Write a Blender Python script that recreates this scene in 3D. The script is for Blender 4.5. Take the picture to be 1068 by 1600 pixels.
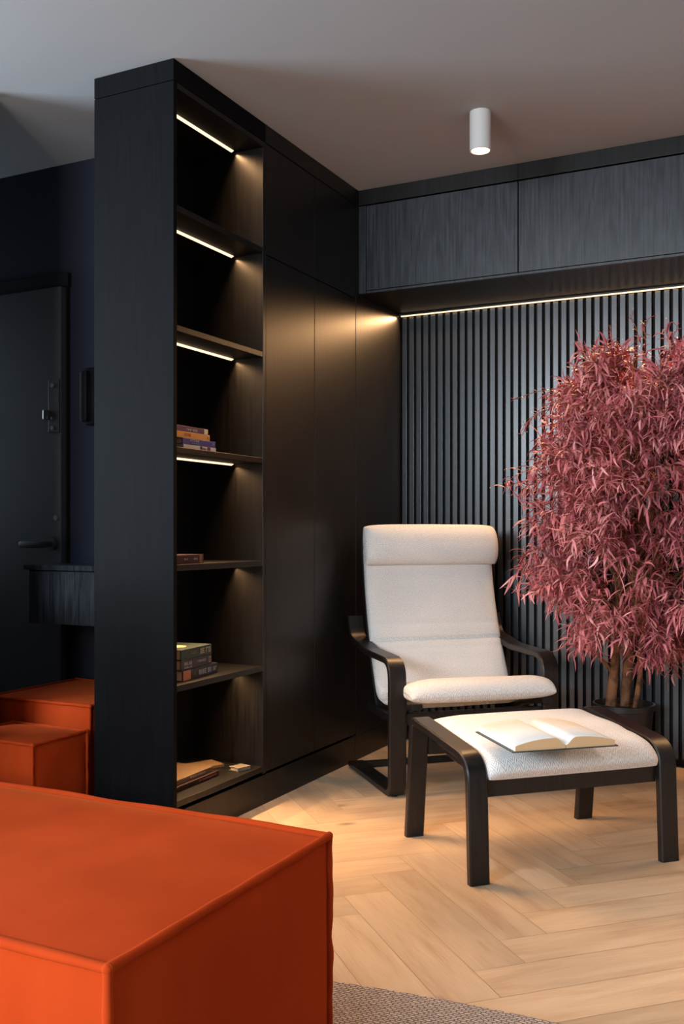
import bpy, bmesh, math, random
from mathutils import Vector, Matrix

sc = bpy.context.scene
for o in list(bpy.data.objects):
    bpy.data.objects.remove(o, do_unlink=True)
C = sc.collection
R = math.radians
PI = math.pi

# ------------------------------------------------------------------ camera
THETA = 0.4631
cam_d = bpy.data.cameras.new('camera')
cam = bpy.data.objects.new('camera', cam_d); C.objects.link(cam)
cam.location = (0, 0, 1.0)
cam.rotation_euler = (PI / 2, 0, THETA)
cam_d.sensor_fit = 'AUTO'; cam_d.sensor_width = 36.0
cam_d.lens = 1538.2 * 36.0 / 1600.0
cam_d.shift_y = 32.1 / 1600.0
cam_d.clip_start = 0.05
sc.camera = cam

# ------------------------------------------------------------------ view, world
sc.view_settings.view_transform = 'Standard'
sc.view_settings.look = 'None'
sc.view_settings.gamma = 1.0
sc.view_settings.use_curve_mapping = False
sc.view_settings.exposure = 0.3
w = bpy.data.worlds.new('world'); sc.world = w; w.use_nodes = True
w.node_tree.nodes['Background'].inputs[0].default_value = (0.55, 0.72, 1.0, 1)
w.node_tree.nodes['Background'].inputs[1].default_value = 0.5

# ------------------------------------------------------------------ lights of the room, plus added fills
H = 2.505
def area(name, loc, rot, sx, sy, power, col, spread=180):
    d = bpy.data.lights.new(name, 'AREA'); d.shape = 'RECTANGLE'
    d.size = sx; d.size_y = sy; d.energy = power; d.color = col; d.spread = R(spread)
    o = bpy.data.objects.new(name, d); C.objects.link(o)
    o.location = loc; o.rotation_euler = rot
    return o
def spot(name, loc, power, col, size=80, blend=0.6, rad=0.03, rot=(0, 0, 0)):
    d = bpy.data.lights.new(name, 'SPOT'); d.energy = power; d.color = col
    d.spot_size = R(size); d.spot_blend = blend; d.shadow_soft_size = rad
    o = bpy.data.objects.new(name, d); C.objects.link(o); o.location = loc; o.rotation_euler = rot
    return o
DAY = (0.72, 0.87, 1.0)
# unseen warm light added behind the camera to brighten the sofa's front face
d_ = bpy.data.lights.new('sofa_fill_light', 'POINT'); d_.energy = 38; d_.color = (1.0, .82, .55); d_.shadow_soft_size = .12
o_ = bpy.data.objects.new('sofa_fill_light', d_); C.objects.link(o_); o_.location = (-1.4, -.35, .55)
# daylight in the left window (X=-4.2) and in the rear window (Y=-2.6)
area('left_window_daylight', (-4.12, .80, 1.45), (0, R(-90), 0), 1.4, 1.3, 125, DAY)
area('hall_fill_light', (-4.12, 2.8, 1.5), (0, R(-90), 0), 1.2, .4, 4.0, DAY)  # added fill to lift the dark hall; no window opens here
area('rear_window_daylight', (-1.7, -2.52, 1.95), (R(84), 0, 0), 2.6, .8, 185, (.80, .91, 1.0))
# unseen spot added above the frame to brighten chair, footstool and floor
def aim(src, dst):
    return (Vector(dst)-Vector(src)).to_track_quat('-Z', 'Y').to_euler()
spot('overhead_fill_spot', (-1.25, 1.6, H-.13), 38, (.90, .96, 1.0), 58, rot=aim((-1.25, 1.6, H-.13), (-.85, 3.0, .25)))

# ------------------------------------------------------------------ helpers
def tag(o, label=None, cat=None, group=None, kind=None):
    if label: o['label'] = label
    if cat: o['category'] = cat
    if group: o['group'] = group
    if kind: o['kind'] = kind
    return o
def empty(name, loc, rz=0.0, **k):
    o = bpy.data.objects.new(name, None); C.objects.link(o)
    o.location = loc; o.rotation_euler = (0, 0, rz); o.empty_display_size = 0.1
    return tag(o, **k)
def link(name, bm, mat, parent=None, smooth=False, **k):
    me = bpy.data.meshes.new(name); bm.to_mesh(me); bm.free()
    if isinstance(mat, (list, tuple)):
        for m in mat: me.materials.append(m)
    else: me.materials.append(mat)
    if smooth:
        for p in me.polygons: p.use_smooth = True
    o = bpy.data.objects.new(name, me); C.objects.link(o)
    if parent: o.parent = parent
    return tag(o, **k)
def box(bm, x0, x1, y0, y1, z0, z1, bev=0.0, mi=0):
    vs = [bm.verts.new(p) for p in ((x0,y0,z0),(x1,y0,z0),(x1,y1,z0),(x0,y1,z0),(x0,y0,z1),(x1,y0,z1),(x1,y1,z1),(x0,y1,z1))]
    fs = [bm.faces.new([vs[i] for i in q]) for q in ((3,2,1,0),(4,5,6,7),(0,1,5,4),(1,2,6,5),(2,3,7,6),(3,0,4,7))]
    for f in fs: f.material_index = mi
    if bev > 0:
        es = list({e for f in fs for e in f.edges})
        bmesh.ops.bevel(bm, geom=es, offset=bev, segments=2, affect='EDGES', profile=0.6)
    return vs
def B(*a, **k):
    bm = bmesh.new(); box(bm, *a, **k); return bm
def cyl(bm, c, r, h, n=32, axis='Z', r2=None, bev=0):
    m = Matrix.Translation(c)
    if axis == 'X': m = m @ Matrix.Rotation(PI/2, 4, 'Y')
    if axis == 'Y': m = m @ Matrix.Rotation(PI/2, 4, 'X')
    g = bmesh.ops.create_cone(bm, cap_ends=True, segments=n, radius1=r, radius2=r if r2 is None else r2, depth=h, matrix=m)
    return g
def lathe(bm, prof, c=(0,0), n=48):
    rings = []
    for r, z in prof:
        rings.append([bm.verts.new((c[0]+r*math.cos(2*PI*i/n), c[1]+r*math.sin(2*PI*i/n), z)) for i in range(n)])
    for a, b in zip(rings[:-1], rings[1:]):
        for i in range(n):
            bm.faces.new((a[i], a[(i+1)%n], b[(i+1)%n], b[i]))
    bm.faces.new(list(reversed(rings[0]))); bm.faces.new(rings[-1])
def tube(bm, pts, rads, n=8, squash=1.0):
    rings = []; pts = [Vector(p) for p in pts]
    up = Vector((0.13, 0.21, 1)).normalized()
    for i, p in enumerate(pts):
        t = (pts[min(i+1, len(pts)-1)] - pts[max(i-1, 0)]).normalized()
        s = t.cross(up)
        if s.length < 1e-3: s = t.cross(Vector((1, 0, 0)))
        s.normalize(); q = s.cross(t)
        r = rads[i] if isinstance(rads, (list, tuple)) else rads
        rings.append([bm.verts.new(p + r*(math.cos(2*PI*k/n)*s + squash*math.sin(2*PI*k/n)*q)) for k in range(n)])
    for a, b in zip(rings[:-1], rings[1:]):
        for k in range(n): bm.faces.new((a[k], a[(k+1)%n], b[(k+1)%n], b[k]))
    bm.faces.new(list(reversed(rings[0]))); bm.faces.new(rings[-1])
def fillet(pts, radii, n=8):
    """polyline (y,z) with rounded corners"""
    out = [Vector(pts[0])]
    for i in range(1, len(pts)-1):
        p = Vector(pts[i]); a = (Vector(pts[i-1])-p); b = (Vector(pts[i+1])-p)
        r = radii[i-1]
        la, lb = a.length, b.length; a.normalize(); b.normalize()
        ang = a.angle(b)
        d = min(r/math.tan(ang/2), la*0.49, lb*0.49)
        p0 = p+a*d; p1 = p+b*d
        for k in range(n+1):
            t = k/n; out.append(p0*(1-t)**2 + p*2*t*(1-t) + p1*t*t)
    out.append(Vector(pts[-1])); return out
def ribbon(bm, path, x0, x1, th):
    """bent laminate: path in (y,z), swept across x0..x1, thickness th, softened long edges"""
    e = 0.004
    sec = [(x0+e,-th/2),(x1-e,-th/2),(x1,-th/2+e),(x1,th/2-e),(x1-e,th/2),(x0+e,th/2),(x0,th/2-e),(x0,-th/2+e)]
    rings = []
    for i, p in enumerate(path):
        t = (path[min(i+1,len(path)-1)]-path[max(i-1,0)]).normalized()
        nrm = Vector((-t.y, t.x))
        rings.append([bm.verts.new((x, p.x+nrm.x*o, p.y+nrm.y*o)) for x, o in sec])
    k = len(sec)
    for a, b in zip(rings[:-1], rings[1:]):
        for i in range(k): bm.faces.new((a[i], a[(i+1)%k], b[(i+1)%k], b[i]))
    bm.faces.new(list(reversed(rings[0]))); bm.faces.new(rings[-1])
    bmesh.ops.recalc_face_normals(bm, faces=bm.faces[:])
def autosmooth(o, ang=35):
    me = o.data
    bm = bmesh.new(); bm.from_mesh(me)
    for f in bm.faces: f.smooth = True
    for e in bm.edges:
        if len(e.link_faces) == 2 and e.calc_face_angle(0) > R(ang): e.smooth = False
    bm.to_mesh(me); bm.free(); return o

# ------------------------------------------------------------------ materials
def newmat(name):
    m = bpy.data.materials.new(name); m.use_nodes = True
    nt = m.node_tree; b = nt.nodes['Principled BSDF']
    return m, nt, b
def N(nt, t, **k):
    n = nt.nodes.new(t)
    for a, v in k.items():
        if a in n.inputs: n.inputs[a].default_value = v
        else: setattr(n, a, v)
    return n
def ramp(nt, stops):
    r = nt.nodes.new('ShaderNodeValToRGB'); e = r.color_ramp.elements
    while len(e) < len(stops): e.new(0.5)
    for i, (p, c) in enumerate(stops): e[i].position = p; e[i].color = (*c, 1)
    return r
def plain(name, col, rough=0.5, spec=0.5, metal=0.0, bump=0.0, bscale=200):
    m, nt, b = newmat(name)
    b.inputs['Base Color'].default_value = (*col, 1); b.inputs['Roughness'].default_value = rough
    b.inputs['Specular IOR Level'].default_value = spec; b.inputs['Metallic'].default_value = metal
    tc = N(nt, 'ShaderNodeTexCoord'); no = N(nt, 'ShaderNodeTexNoise'); no.inputs['Scale'].default_value = bscale
    nt.links.new(tc.outputs['Object'], no.inputs['Vector'])
    bp = N(nt, 'ShaderNodeBump'); bp.inputs['Strength'].default_value = bump if bump else 0.02; bp.inputs['Distance'].default_value = 0.001
    nt.links.new(no.outputs['Fac'], bp.inputs['Height']); nt.links.new(bp.outputs['Normal'], b.inputs['Normal'])
    return m
def veneer(name, dark, light, rough=0.42, spec=0.4, horiz=False, bump=0.25):
    """black stained oak: grain runs along Z (or along the long side)"""
    m, nt, b = newmat(name)
    tc = N(nt, 'ShaderNodeTexCoord'); mp = N(nt, 'ShaderNodeMapping')
    mp.inputs['Scale'].default_value = (1, 1, 0.035) if not horiz else (0.05, 0.05, 1)
    nt.links.new(tc.outputs['Object'], mp.inputs['Vector'])
    n1 = N(nt, 'ShaderNodeTexNoise'); n1.inputs['Scale'].default_value = 110; n1.inputs['Detail'].default_value = 6; n1.inputs['Roughness'].default_value = 0.65
    mp2 = N(nt, 'ShaderNodeMapping'); mp2.inputs['Scale'].default_value = (1, 1, 0.16) if not horiz else (.2, .2, 1)
    nt.links.new(tc.outputs['Object'], mp2.inputs['Vector'])
    n2 = N(nt, 'ShaderNodeTexNoise'); n2.inputs['Scale'].default_value = 9; n2.inputs['Detail'].default_value = 2; n2.inputs['Distortion'].default_value = 1.2
    wv = N(nt, 'ShaderNodeMath', operation='MULTIPLY'); wv.inputs[1].default_value = 34
    sn = N(nt, 'ShaderNodeMath', operation='SINE')
    nt.links.new(mp.outputs[0], n1.inputs['Vector']); nt.links.new(mp2.outputs[0], n2.inputs['Vector'])
    nt.links.new(n2.outputs['Fac'], wv.inputs[0]); nt.links.new(wv.outputs[0], sn.inputs[0])
    mx = N(nt, 'ShaderNodeMath', operation='MULTIPLY_ADD'); mx.inputs[1].default_value = 0.05
    nt.links.new(sn.outputs[0], mx.inputs[0]); nt.links.new(n1.outputs['Fac'], mx.inputs[2])
    rp = ramp(nt, [(0.32, dark), (0.66, light)])
    nt.links.new(mx.outputs[0], rp.inputs[0]); nt.links.new(rp.outputs[0], b.inputs['Base Color'])
    b.inputs['Roughness'].default_value = rough; b.inputs['Specular IOR Level'].default_value = spec
    bp = N(nt, 'ShaderNodeBump'); bp.inputs['Strength'].default_value = bump; bp.inputs['Distance'].default_value = 0.0015
    nt.links.new(mx.outputs[0], bp.inputs['Height']); nt.links.new(bp.outputs['Normal'], b.inputs['Normal'])
    return m
def emit(name, col, s):
    m, nt, b = newmat(name)
    b.inputs['Base Color'].default_value = (0.8, 0.8, 0.8, 1)
    b.inputs['Emission Color'].default_value = (*col, 1); b.inputs['Emission Strength'].default_value = s
    return m

M_oak = veneer('black_oak_veneer', (0.004, 0.004, 0.0042), (0.012, 0.0115, 0.011), rough=.38, spec=.33, bump=.12)
M_oak2 = veneer('overhead_oak_veneer', (0.006, 0.0075, 0.010), (0.040, 0.047, 0.061), rough=0.34, spec=.6, bump=0.30)
M_side = veneer('end_panel_veneer', (0.004, 0.0043, 0.005), (0.006, 0.0064, 0.0072), rough=0.6, spec=.05, bump=0.05)
M_slat = plain('slat_paint', (0.028, 0.037, 0.048), 0.27, 1.0, bump=0.04, bscale=90)
M_black = plain('black_backing', (0.004, 0.004, 0.005), 0.7, 0.3)
M_ceil = plain('ceiling_paint', (0.33, 0.35, 0.375), 0.9, 0.2)
M_navy = plain('navy_wall_paint', (0.016, 0.020, 0.036), 0.7, 0.3)
M_wallw = plain('grey_wall_paint', (0.32, 0.31, 0.30), 0.9, 0.2)
M_door = plain('door_anthracite', (0.05, 0.056, 0.066), 0.5, 0.4)
M_frame = veneer('blackbrown_laminate', (0.006, 0.005, 0.005), (0.015, 0.0125, 0.012), rough=0.36, spec=0.4, bump=0.08)
M_metal = plain('brushed_nickel', (0.5, 0.5, 0.5), 0.35, 0.5, 1.0)
M_lever = plain('lever_grey', (0.05, 0.055, 0.065), 0.4, 0.6)
M_dmetal = plain('black_metal', (0.012, 0.012, 0.014), 0.35, 0.5, 0.6)
M_led = emit('led_diffuser', (1.0, 0.70, 0.42), 1.5)
M_ledw = emit('wall_led_diffuser', (1.0, 0.66, 0.36), 1.5)
M_alu = plain('strip_profile', (0.02, 0.02, 0.02), 0.4, 0.4)
M_lampw = plain('lamp_white', (0.62, 0.62, 0.62), 0.55, 0.3)
M_lens = emit('lamp_lens', (1.0, 0.80, 0.58), 5)
M_page = plain('page_paper', (0.84, 0.82, 0.78), 0.8, 0.1)
M_pageedge = plain('page_edge', (0.66, 0.45, 0.25), 0.85, 0.1, bump=0.3, bscale=500)
M_pot = plain('pot_black', (0.012, 0.012, 0.013), 0.4, 0.5)
M_soil = plain('soil', (0.02, 0.013, 0.009), 0.95, 0.1, bump=0.8, bscale=120)

# velvet
def velvet():
    m, nt, b = newmat('orange_velvet')
    tc = N(nt, 'ShaderNodeTexCoord'); no = N(nt, 'ShaderNodeTexNoise'); no.inputs['Scale'].default_value = 7; no.inputs['Detail'].default_value = 4
    mpv = N(nt, 'ShaderNodeMapping'); mpv.inputs['Scale'].default_value = (1, 1, .25); nt.links.new(tc.outputs['Object'], mpv.inputs[0])
    nt.links.new(mpv.outputs[0], no.inputs['Vector'])
    rp = ramp(nt, [(0.25, (0.35, 0.036, 0.006)), (0.75, (0.44, 0.050, 0.009))])
    nt.links.new(no.outputs['Fac'], rp.inputs[0]); nt.links.new(rp.outputs[0], b.inputs['Base Color'])
    b.inputs['Roughness'].default_value = 0.9; b.inputs['Specular IOR Level'].default_value = 0.05
    b.inputs['Sheen Weight'].default_value = 0.14; b.inputs['Sheen Roughness'].default_value = 0.3
    b.inputs['Sheen Tint'].default_value = (1.0, 0.34, 0.08, 1)
    n2 = N(nt, 'ShaderNodeTexNoise'); n2.inputs['Scale'].default_value = 700
    nt.links.new(tc.outputs['Object'], n2.inputs['Vector'])
    bp = N(nt, 'ShaderNodeBump'); bp.inputs['Strength'].default_value = 0.15; bp.inputs['Distance'].default_value = 0.001
    nt.links.new(n2.outputs['Fac'], bp.inputs['Height']); nt.links.new(bp.outputs['Normal'], b.inputs['Normal'])
    return m
M_velvet = velvet()

# woven cream fabric, zigzag weave from the UV map (metres)
def fabric():
    m, nt, b = newmat('cream_weave')
    uv = N(nt, 'ShaderNodeUVMap'); sx = N(nt, 'ShaderNodeSeparateXYZ'); nt.links.new(uv.outputs[0], sx.inputs[0])
    def ma(op, a, bb=None, c=None):
        n = N(nt, 'ShaderNodeMath', operation=op)
        for i, v in enumerate((a, bb, c)):
            if v is None: continue
            if isinstance(v, (int, float)): n.inputs[i].default_value = v
            else: nt.links.new(v, n.inputs[i])
        return n.outputs[0]
    pp = ma('PINGPONG', sx.outputs[0], 0.014)
    ph = ma('ADD', sx.outputs[1], pp)
    s = ma('SINE', ma('MULTIPLY', ph, 2*PI/0.0068))
    n1 = N(nt, 'ShaderNodeTexNoise'); n1.inputs['Scale'].default_value = 260; n1.inputs['Detail'].default_value = 3
    nt.links.new(uv.outputs[0], n1.inputs['Vector'])
    h = ma('MULTIPLY_ADD', s, 0.22, n1.outputs['Fac'])
    rp = ramp(nt, [(0.10, (0.50, 0.485, 0.47)), (0.75, (0.89, 0.885, 0.875))])
    nt.links.new(h, rp.inputs[0]); nt.links.new(rp.outputs[0], b.inputs['Base Color'])
    b.inputs['Roughness'].default_value = 0.92; b.inputs['Specular IOR Level'].default_value = 0.15
    b.inputs['Sheen Weight'].default_value = 0.15
    bp = N(nt, 'ShaderNodeBump'); bp.inputs['Strength'].default_value = 0.8; bp.inputs['Distance'].default_value = 0.0018
    nt.links.new(h, bp.inputs['Height']); nt.links.new(bp.outputs['Normal'], b.inputs['Normal'])
    return m
M_fab = fabric()

# oak floor: per-plank tone attribute + grain along plank (UV)
def floor_mat():
    m, nt, b = newmat('oak_herringbone')
    uv = N(nt, 'ShaderNodeUVMap'); at = N(nt, 'ShaderNodeAttribute'); at.attribute_name = 'tone'
    mp = N(nt, 'ShaderNodeMapping'); mp.inputs['Scale'].default_value = (1.1, 9, 1)
    nt.links.new(uv.outputs[0], mp.inputs[0])
    n1 = N(nt, 'ShaderNodeTexNoise'); n1.inputs['Scale'].default_value = 2.2; n1.inputs['Detail'].default_value = 5; n1.inputs['Distortion'].default_value = 0.6
    mp2 = N(nt, 'ShaderNodeMapping'); mp2.inputs['Scale'].default_value = (5, 130, 1)
    nt.links.new(uv.outputs[0], mp2.inputs[0]); nt.links.new(mp.outputs[0], n1.inputs[0])
    n2 = N(nt, 'ShaderNodeTexNoise'); n2.inputs['Scale'].default_value = 2.5; n2.inputs['Detail'].default_value = 6
    nt.links.new(mp2.outputs[0], n2.inputs[0])
    ad = N(nt, 'ShaderNodeMath', operation='MULTIPLY_ADD'); ad.inputs[1].default_value = 0.6
    nt.links.new(n1.outputs['Fac'], ad.inputs[0])
    a2 = N(nt, 'ShaderNodeMath', operation='MULTIPLY'); a2.inputs[1].default_value = 0.35
    nt.links.new(n2.outputs['Fac'], a2.inputs[0]); nt.links.new(a2.outputs[0], ad.inputs[2])
    rp = ramp(nt, [(0.26, (0.39, 0.265, 0.165)), (0.47, (0.51, 0.375, 0.250)), (0.66, (0.59, 0.455, 0.315))])
    nt.links.new(ad.outputs[0], rp.inputs[0])
    hs = N(nt, 'ShaderNodeHueSaturation'); nt.links.new(rp.outputs[0], hs.inputs['Color'])
    mr = N(nt, 'ShaderNodeMapRange'); mr.inputs['To Min'].default_value = 0.84; mr.inputs['To Max'].default_value = 1.08
    nt.links.new(at.outputs['Fac'], mr.inputs['Value']); nt.links.new(mr.outputs[0], hs.inputs['Value'])
    # knots
    vo = N(nt, 'ShaderNodeTexVoronoi'); vo.inputs['Scale'].default_value = 2.3
    mp3 = N(nt, 'ShaderNodeMapping'); mp3.inputs['Scale'].default_value = (0.8, 1.7, 1); nt.links.new(uv.outputs[0], mp3.inputs[0]); nt.links.new(mp3.outputs[0], vo.inputs[0])
    kr = ramp(nt, [(0.0, (0.16, 0.16, 0.16)), (0.022, (0.35, 0.35, 0.35)), (0.085, (1, 1, 1))])
    nt.links.new(vo.outputs['Distance'], kr.inputs[0])
    mu = N(nt, 'ShaderNodeMix', data_type='RGBA', blend_type='MULTIPLY'); mu.inputs[0].default_value = 0.75
    nt.links.new(hs.outputs[0], mu.inputs[6]); nt.links.new(kr.outputs[0], mu.inputs[7])
    nt.links.new(mu.outputs[2], b.inputs['Base Color'])
    b.inputs['Roughness'].default_value = 0.5; b.inputs['Specular IOR Level'].default_value = 0.35
    bp = N(nt, 'ShaderNodeBump'); bp.inputs['Strength'].default_value = 0.2; bp.inputs['Distance'].default_value = 0.001
    nt.links.new(n2.outputs['Fac'], bp.inputs['Height']); nt.links.new(bp.outputs['Normal'], b.inputs['Normal'])
    return m
M_floor = floor_mat()
M_gap = plain('plank_joint', (0.30, 0.19, 0.11), 0.8, 0.2)

# ------------------------------------------------------------------ setting
XF, YP, YC, YW, XL, YH = -1.871, 2.553, 3.91, 4.41, -2.192, 3.095
X0, X1, Y0 = -4.2, 2.2, -2.6

def build_floor():
    bm = bmesh.new(); uvl = bm.loops.layers.uv.new('UVMap'); col = bm.loops.layers.float_color.new('tone')
    box(bm, X0, X1, Y0, 4.6, -0.08, -0.0012, mi=1)
    rnd = random.Random(5)
    wd, n = 0.1335, 5
    cs, sn = math.cos(PI/4), math.sin(PI/4)
    # pattern origin: inner corners of the zigzag column at X=-0.728, Y=2.145
    ox, oy = -0.640, 2.236
    g = 0.0006
    def put(x, y, lx, ly):
        cx, cy = (x+lx/2)*wd, (y+ly/2)*wd
        wx, wy = ox + cs*cx - sn*cy, oy + sn*cx + cs*cy
        if not (X0-.5 < wx < X1+.5 and Y0-.5 < wy < 5.0): return
        if wy < -0.2 or (wx < -2.9 and wy < 1): return
        t = rnd.random(); uo, vo = rnd.uniform(0, 40), rnd.uniform(0, 40)
        c4 = [(x*wd+g, y*wd+g), ((x+lx)*wd-g, y*wd+g), ((x+lx)*wd-g, (y+ly)*wd-g), (x*wd+g, (y+ly)*wd-g)]
        vs = []
        for a, b in c4:
            px, py = ox + cs*a - sn*b, oy + sn*a + cs*b
            vs.append(bm.verts.new((px, py, 0.0)))
        f = bm.faces.new(vs)
        for lp, (a, b) in zip(f.loops, c4):
            la, lb = (a-x*wd, b-y*wd)
            if ly > lx: la, lb = lb, la
            lp[uvl].uv = (uo+la, vo+lb); lp[col] = (t, t, t, 1)
    for i in range(-60, 60):
        for j in range(-60, 60):
            k = (i-j) % (2*n)
            if k == 0: put(i, j, n, 1)
            elif k == 2*n-1: put(i, j, 1, n)
    # keep planks inside the room
    for co, no in (((X1,0,0),(1,0,0)), ((X0,0,0),(-1,0,0)), ((0,4.6,0),(0,1,0))):
        bmesh.ops.bisect_plane(bm, geom=bm.verts[:]+bm.edges[:]+bm.faces[:], plane_co=co, plane_no=no, clear_outer=True)
    return link('floor', bm, [M_floor, M_gap], kind='structure')
build_floor()
link('ceiling', B(X0-.1, X1+.1, Y0-.1, 4.7, H, H+.1), M_ceil, kind='structure')
link('wall_back', B(XF-.1, X1, YW, YW+.12, 0, H), M_black, kind='structure')
link('wall_right', B(X1, X1+.1, Y0, YW+.12, 0, H), M_wallw, kind='structure')
# left wall with window opening, rear wall with window opening
def wall_with_hole(name, axis, pos, th, a0, a1, h0, h1, z0, z1, mat):
    bm = bmesh.new()
    for (p, q, r, s) in ((a0, h0, 0, H), (h1, a1, 0, H), (h0, h1, 0, z0), (h0, h1, z1, H)):
        if axis == 'X': box(bm, pos-th, pos, p, q, r, s)
        else: box(bm, p, q, pos-th, pos, r, s)
    return link(name, bm, mat, kind='structure')
wall_with_hole('wall_left', 'X', X0, .1, Y0, 4.6, 0.10, 1.50, 0.70, 2.2, M_wallw)
wall_with_hole('wall_rear', 'Y', Y0, .1, X0, X1, -3.1, -0.3, 1.5, 2.4, M_wallw)
def window(name, axis, pos, a0, a1, z0, z1):
    bm = bmesh.new(); t = .05
    for (p, q, r, s) in ((a0, a0+t, z0, z1), (a1-t, a1, z0, z1), (a0, a1, z0, z0+t), (a0, a1, z1-t, z1), ((a0+a1)/2-t/2, (a0+a1)/2+t/2, z0, z1)):
        if axis == 'X': box(bm, pos-.07, pos-.02, p, q, r, s)
        else: box(bm, p, q, pos-.07, pos-.02, r, s)
    link(name, bm, M_lampw, kind='structure')
window('window_1', 'X', X0, .10, 1.50, .70, 2.2)
window('window_2', 'Y', Y0, -3.1, -.3, 1.5, 2.4)
# hall beyond: door wall, stub wall at the entry to the hall
link('wall_hall', B(X0, XL, YH, YH+.1, 0, H), M_navy, kind='structure')
link('wall_hall_entry', B(X0, -2.60, 2.44, 2.53, 0, H), M_navy, kind='structure')

# front door
def build_door():
    d = empty('door_1', (-3.25, YH, 0), kind='structure')
    px = -3.25
    def bx(x0, x1, y0, y1, z0, z1, bev=0.0): return B(x0-px, x1-px, y0-YH, y1-YH, z0, z1, bev=bev)
    link('door_leaf', bx(-3.72, -2.79, YH-.045, YH-.001, 0.005, 1.995, .003), M_door, d)
    bm = bmesh.new()
    box(bm, -3.80-px, -2.775-px, -.022, -.001, 1.999, 2.055, bev=.002)
    box(bm, -2.789-px, -2.782-px, -.02, -.001, 0, 2.0, bev=.001)
    box(bm, -3.80-px, -3.723-px, -.03, -.001, 0, 2.0, bev=.002)
    link('door_frame', bm, M_black, d)
    # lever handle
    bm = bmesh.new(); cyl(bm, (-2.828-px, -.056, .955), .026, .02, axis='Y')
    cyl(bm, (-2.828-px, -.08, .955), .010, .05, axis='Y', n=16)
    box(bm, -2.950-px, -2.820-px, -.118, -.088, .938, .966, bev=.009)
    h = link('door_handle', bm, M_lever, d)
    autosmooth(h)
    # upper lock cover
    bm = bmesh.new(); box(bm, -2.850-px, -2.792-px, -.056, -.046, 1.405, 1.62, bev=.004)
    lk = link('lock_cover', bm, M_door, d)
    bm = bmesh.new(); box(bm, -2.853-px, -2.837-px, -.085, -.056, 1.455, 1.495, bev=.006)
    link('lock_knob', bm, M_metal, lk, label='nickel lock knob')
    for z in (1.594, 1.422):
        bm = bmesh.new(); cyl(bm, (-2.822-px, -.059, z), .009, .008, axis='Y', n=20)
        link('screw', bm, M_metal, lk)
    bm = bmesh.new(); cyl(bm, (-2.824-px, -.059, 1.462), .006, .008, axis='Y', n=20)
    link('screw', bm, M_metal, lk)
    bm = bmesh.new(); cyl(bm, (-2.812-px, -.049, 1.06), .011, .01, axis='Y', n=20)
    link('lock_cylinder', bm, M_metal, d)
    bm = bmesh.new(); cyl(bm, (-3.162-px, -.049, 1.455), .015, .01, axis='Y', n=24)
    link('peephole', bm, M_metal, d)
build_door()

# wall intercom half hidden behind the bookcase end
def build_intercom():
    r = empty('wall_intercom', (-2.64, YH-.001, 1.43), label='black rounded wall intercom handset on the navy wall right of the door', cat='intercom')
    bm = bmesh.new(); box(bm, -.045, .045, -.035, 0, 0, .23, bev=.014); autosmooth(link('housing', bm, M_dmetal, r))
    bm = bmesh.new(); box(bm, -.04, -.005, -.062, -.036, .01, .215, bev=.01); autosmooth(link('handset', bm, M_dmetal, r))
build_intercom()

# ------------------------------------------------------------------ open bookcase at the end of the run
SHELF_Z = [2.045, 1.663, 1.274, 0.897, 0.511, 0.142]
def build_bookcase():
    r = empty('open_bookcase', (XF, YP, 0), label='tall black open bookcase with warm strip lights under its shelves', cat='bookcase')
    X = lambda x: x-XF; Yy = lambda y: y-YP
    b = lambda x0,x1,y0,y1,z0,z1,bev=.0012: B(X(x0),X(x1),Yy(y0),Yy(y1),z0,z1,bev=bev)
    link('side_panel', b(XL, XF, YP, YP+.018, 0, 2.434), M_side, r)
    link('side_panel', b(XL+.012, XF, 3.100, 3.118, .115, 2.414), M_oak, r)
    bm = bmesh.new()
    box(bm, X(XL), X(XL+.012), .018, Yy(2.79), .115, 2.414); box(bm, X(XL), X(XL+.012), Yy(2.792), Yy(3.118), .115, 2.414)
    link('back_panel', bm, M_oak, r)
    link('top_panel', b(XL, XF, YP+.018, 3.118, 2.416, 2.434), M_oak, r)
    bm = bmesh.new()
    box(bm, X(XL), X(XF), 0, .018, 2.437, H-.001, bev=.001); box(bm, X(XF-.018), X(XF), .0185, Yy(3.118), 2.437, H-.001, bev=.001)
    link('fascia', bm, M_side, r)
    link('plinth', b(XF-.03, XF-.004, YP+.018, 3.118, 0, .108), M_oak, r)
    for i, z in enumerate(SHELF_Z):
        link('shelf', b(XL+.012, XF-.001, YP+.018, 3.100, z-.02, z, .0015), M_oak, r)
    for z in [2.416] + [s-.02 for s in SHELF_Z[:-1]]:
        # slim profile under each shelf, its diffuser tilted towards the front
        xc = XF-.122
        bm = bmesh.new()
        box(bm, X(xc-.009), X(xc-.006), Yy(YP+.02), Yy(3.088), z-.007, z)
        link('light_profile', bm, M_alu, r)
        bm = bmesh.new()
        pts = [(xc-.0058, z-.0004), (xc-.0058, z-.0058), (xc+.0042, z-.0004)]
        a = [bm.verts.new((X(px), Yy(YP+.022), pz)) for px, pz in pts]; c = [bm.verts.new((X(px), Yy(3.086), pz)) for px, pz in pts]
        bm.faces.new(a); bm.faces.new(list(reversed(c)))
        for i in range(3): bm.faces.new((a[i], c[i], c[(i+1)%3], a[(i+1)%3]))
        bmesh.ops.recalc_face_normals(bm, faces=bm.faces[:])
        link('light_diffuser', bm, M_led, r)
        a_ = area('shelf_strip_light', (xc+.004, (YP+.022+3.086)/2, z-.009), (0, R(-24), 0), .006, .53, 2.8, (1.0, .56, .26), 116)
build_bookcase()

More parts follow.
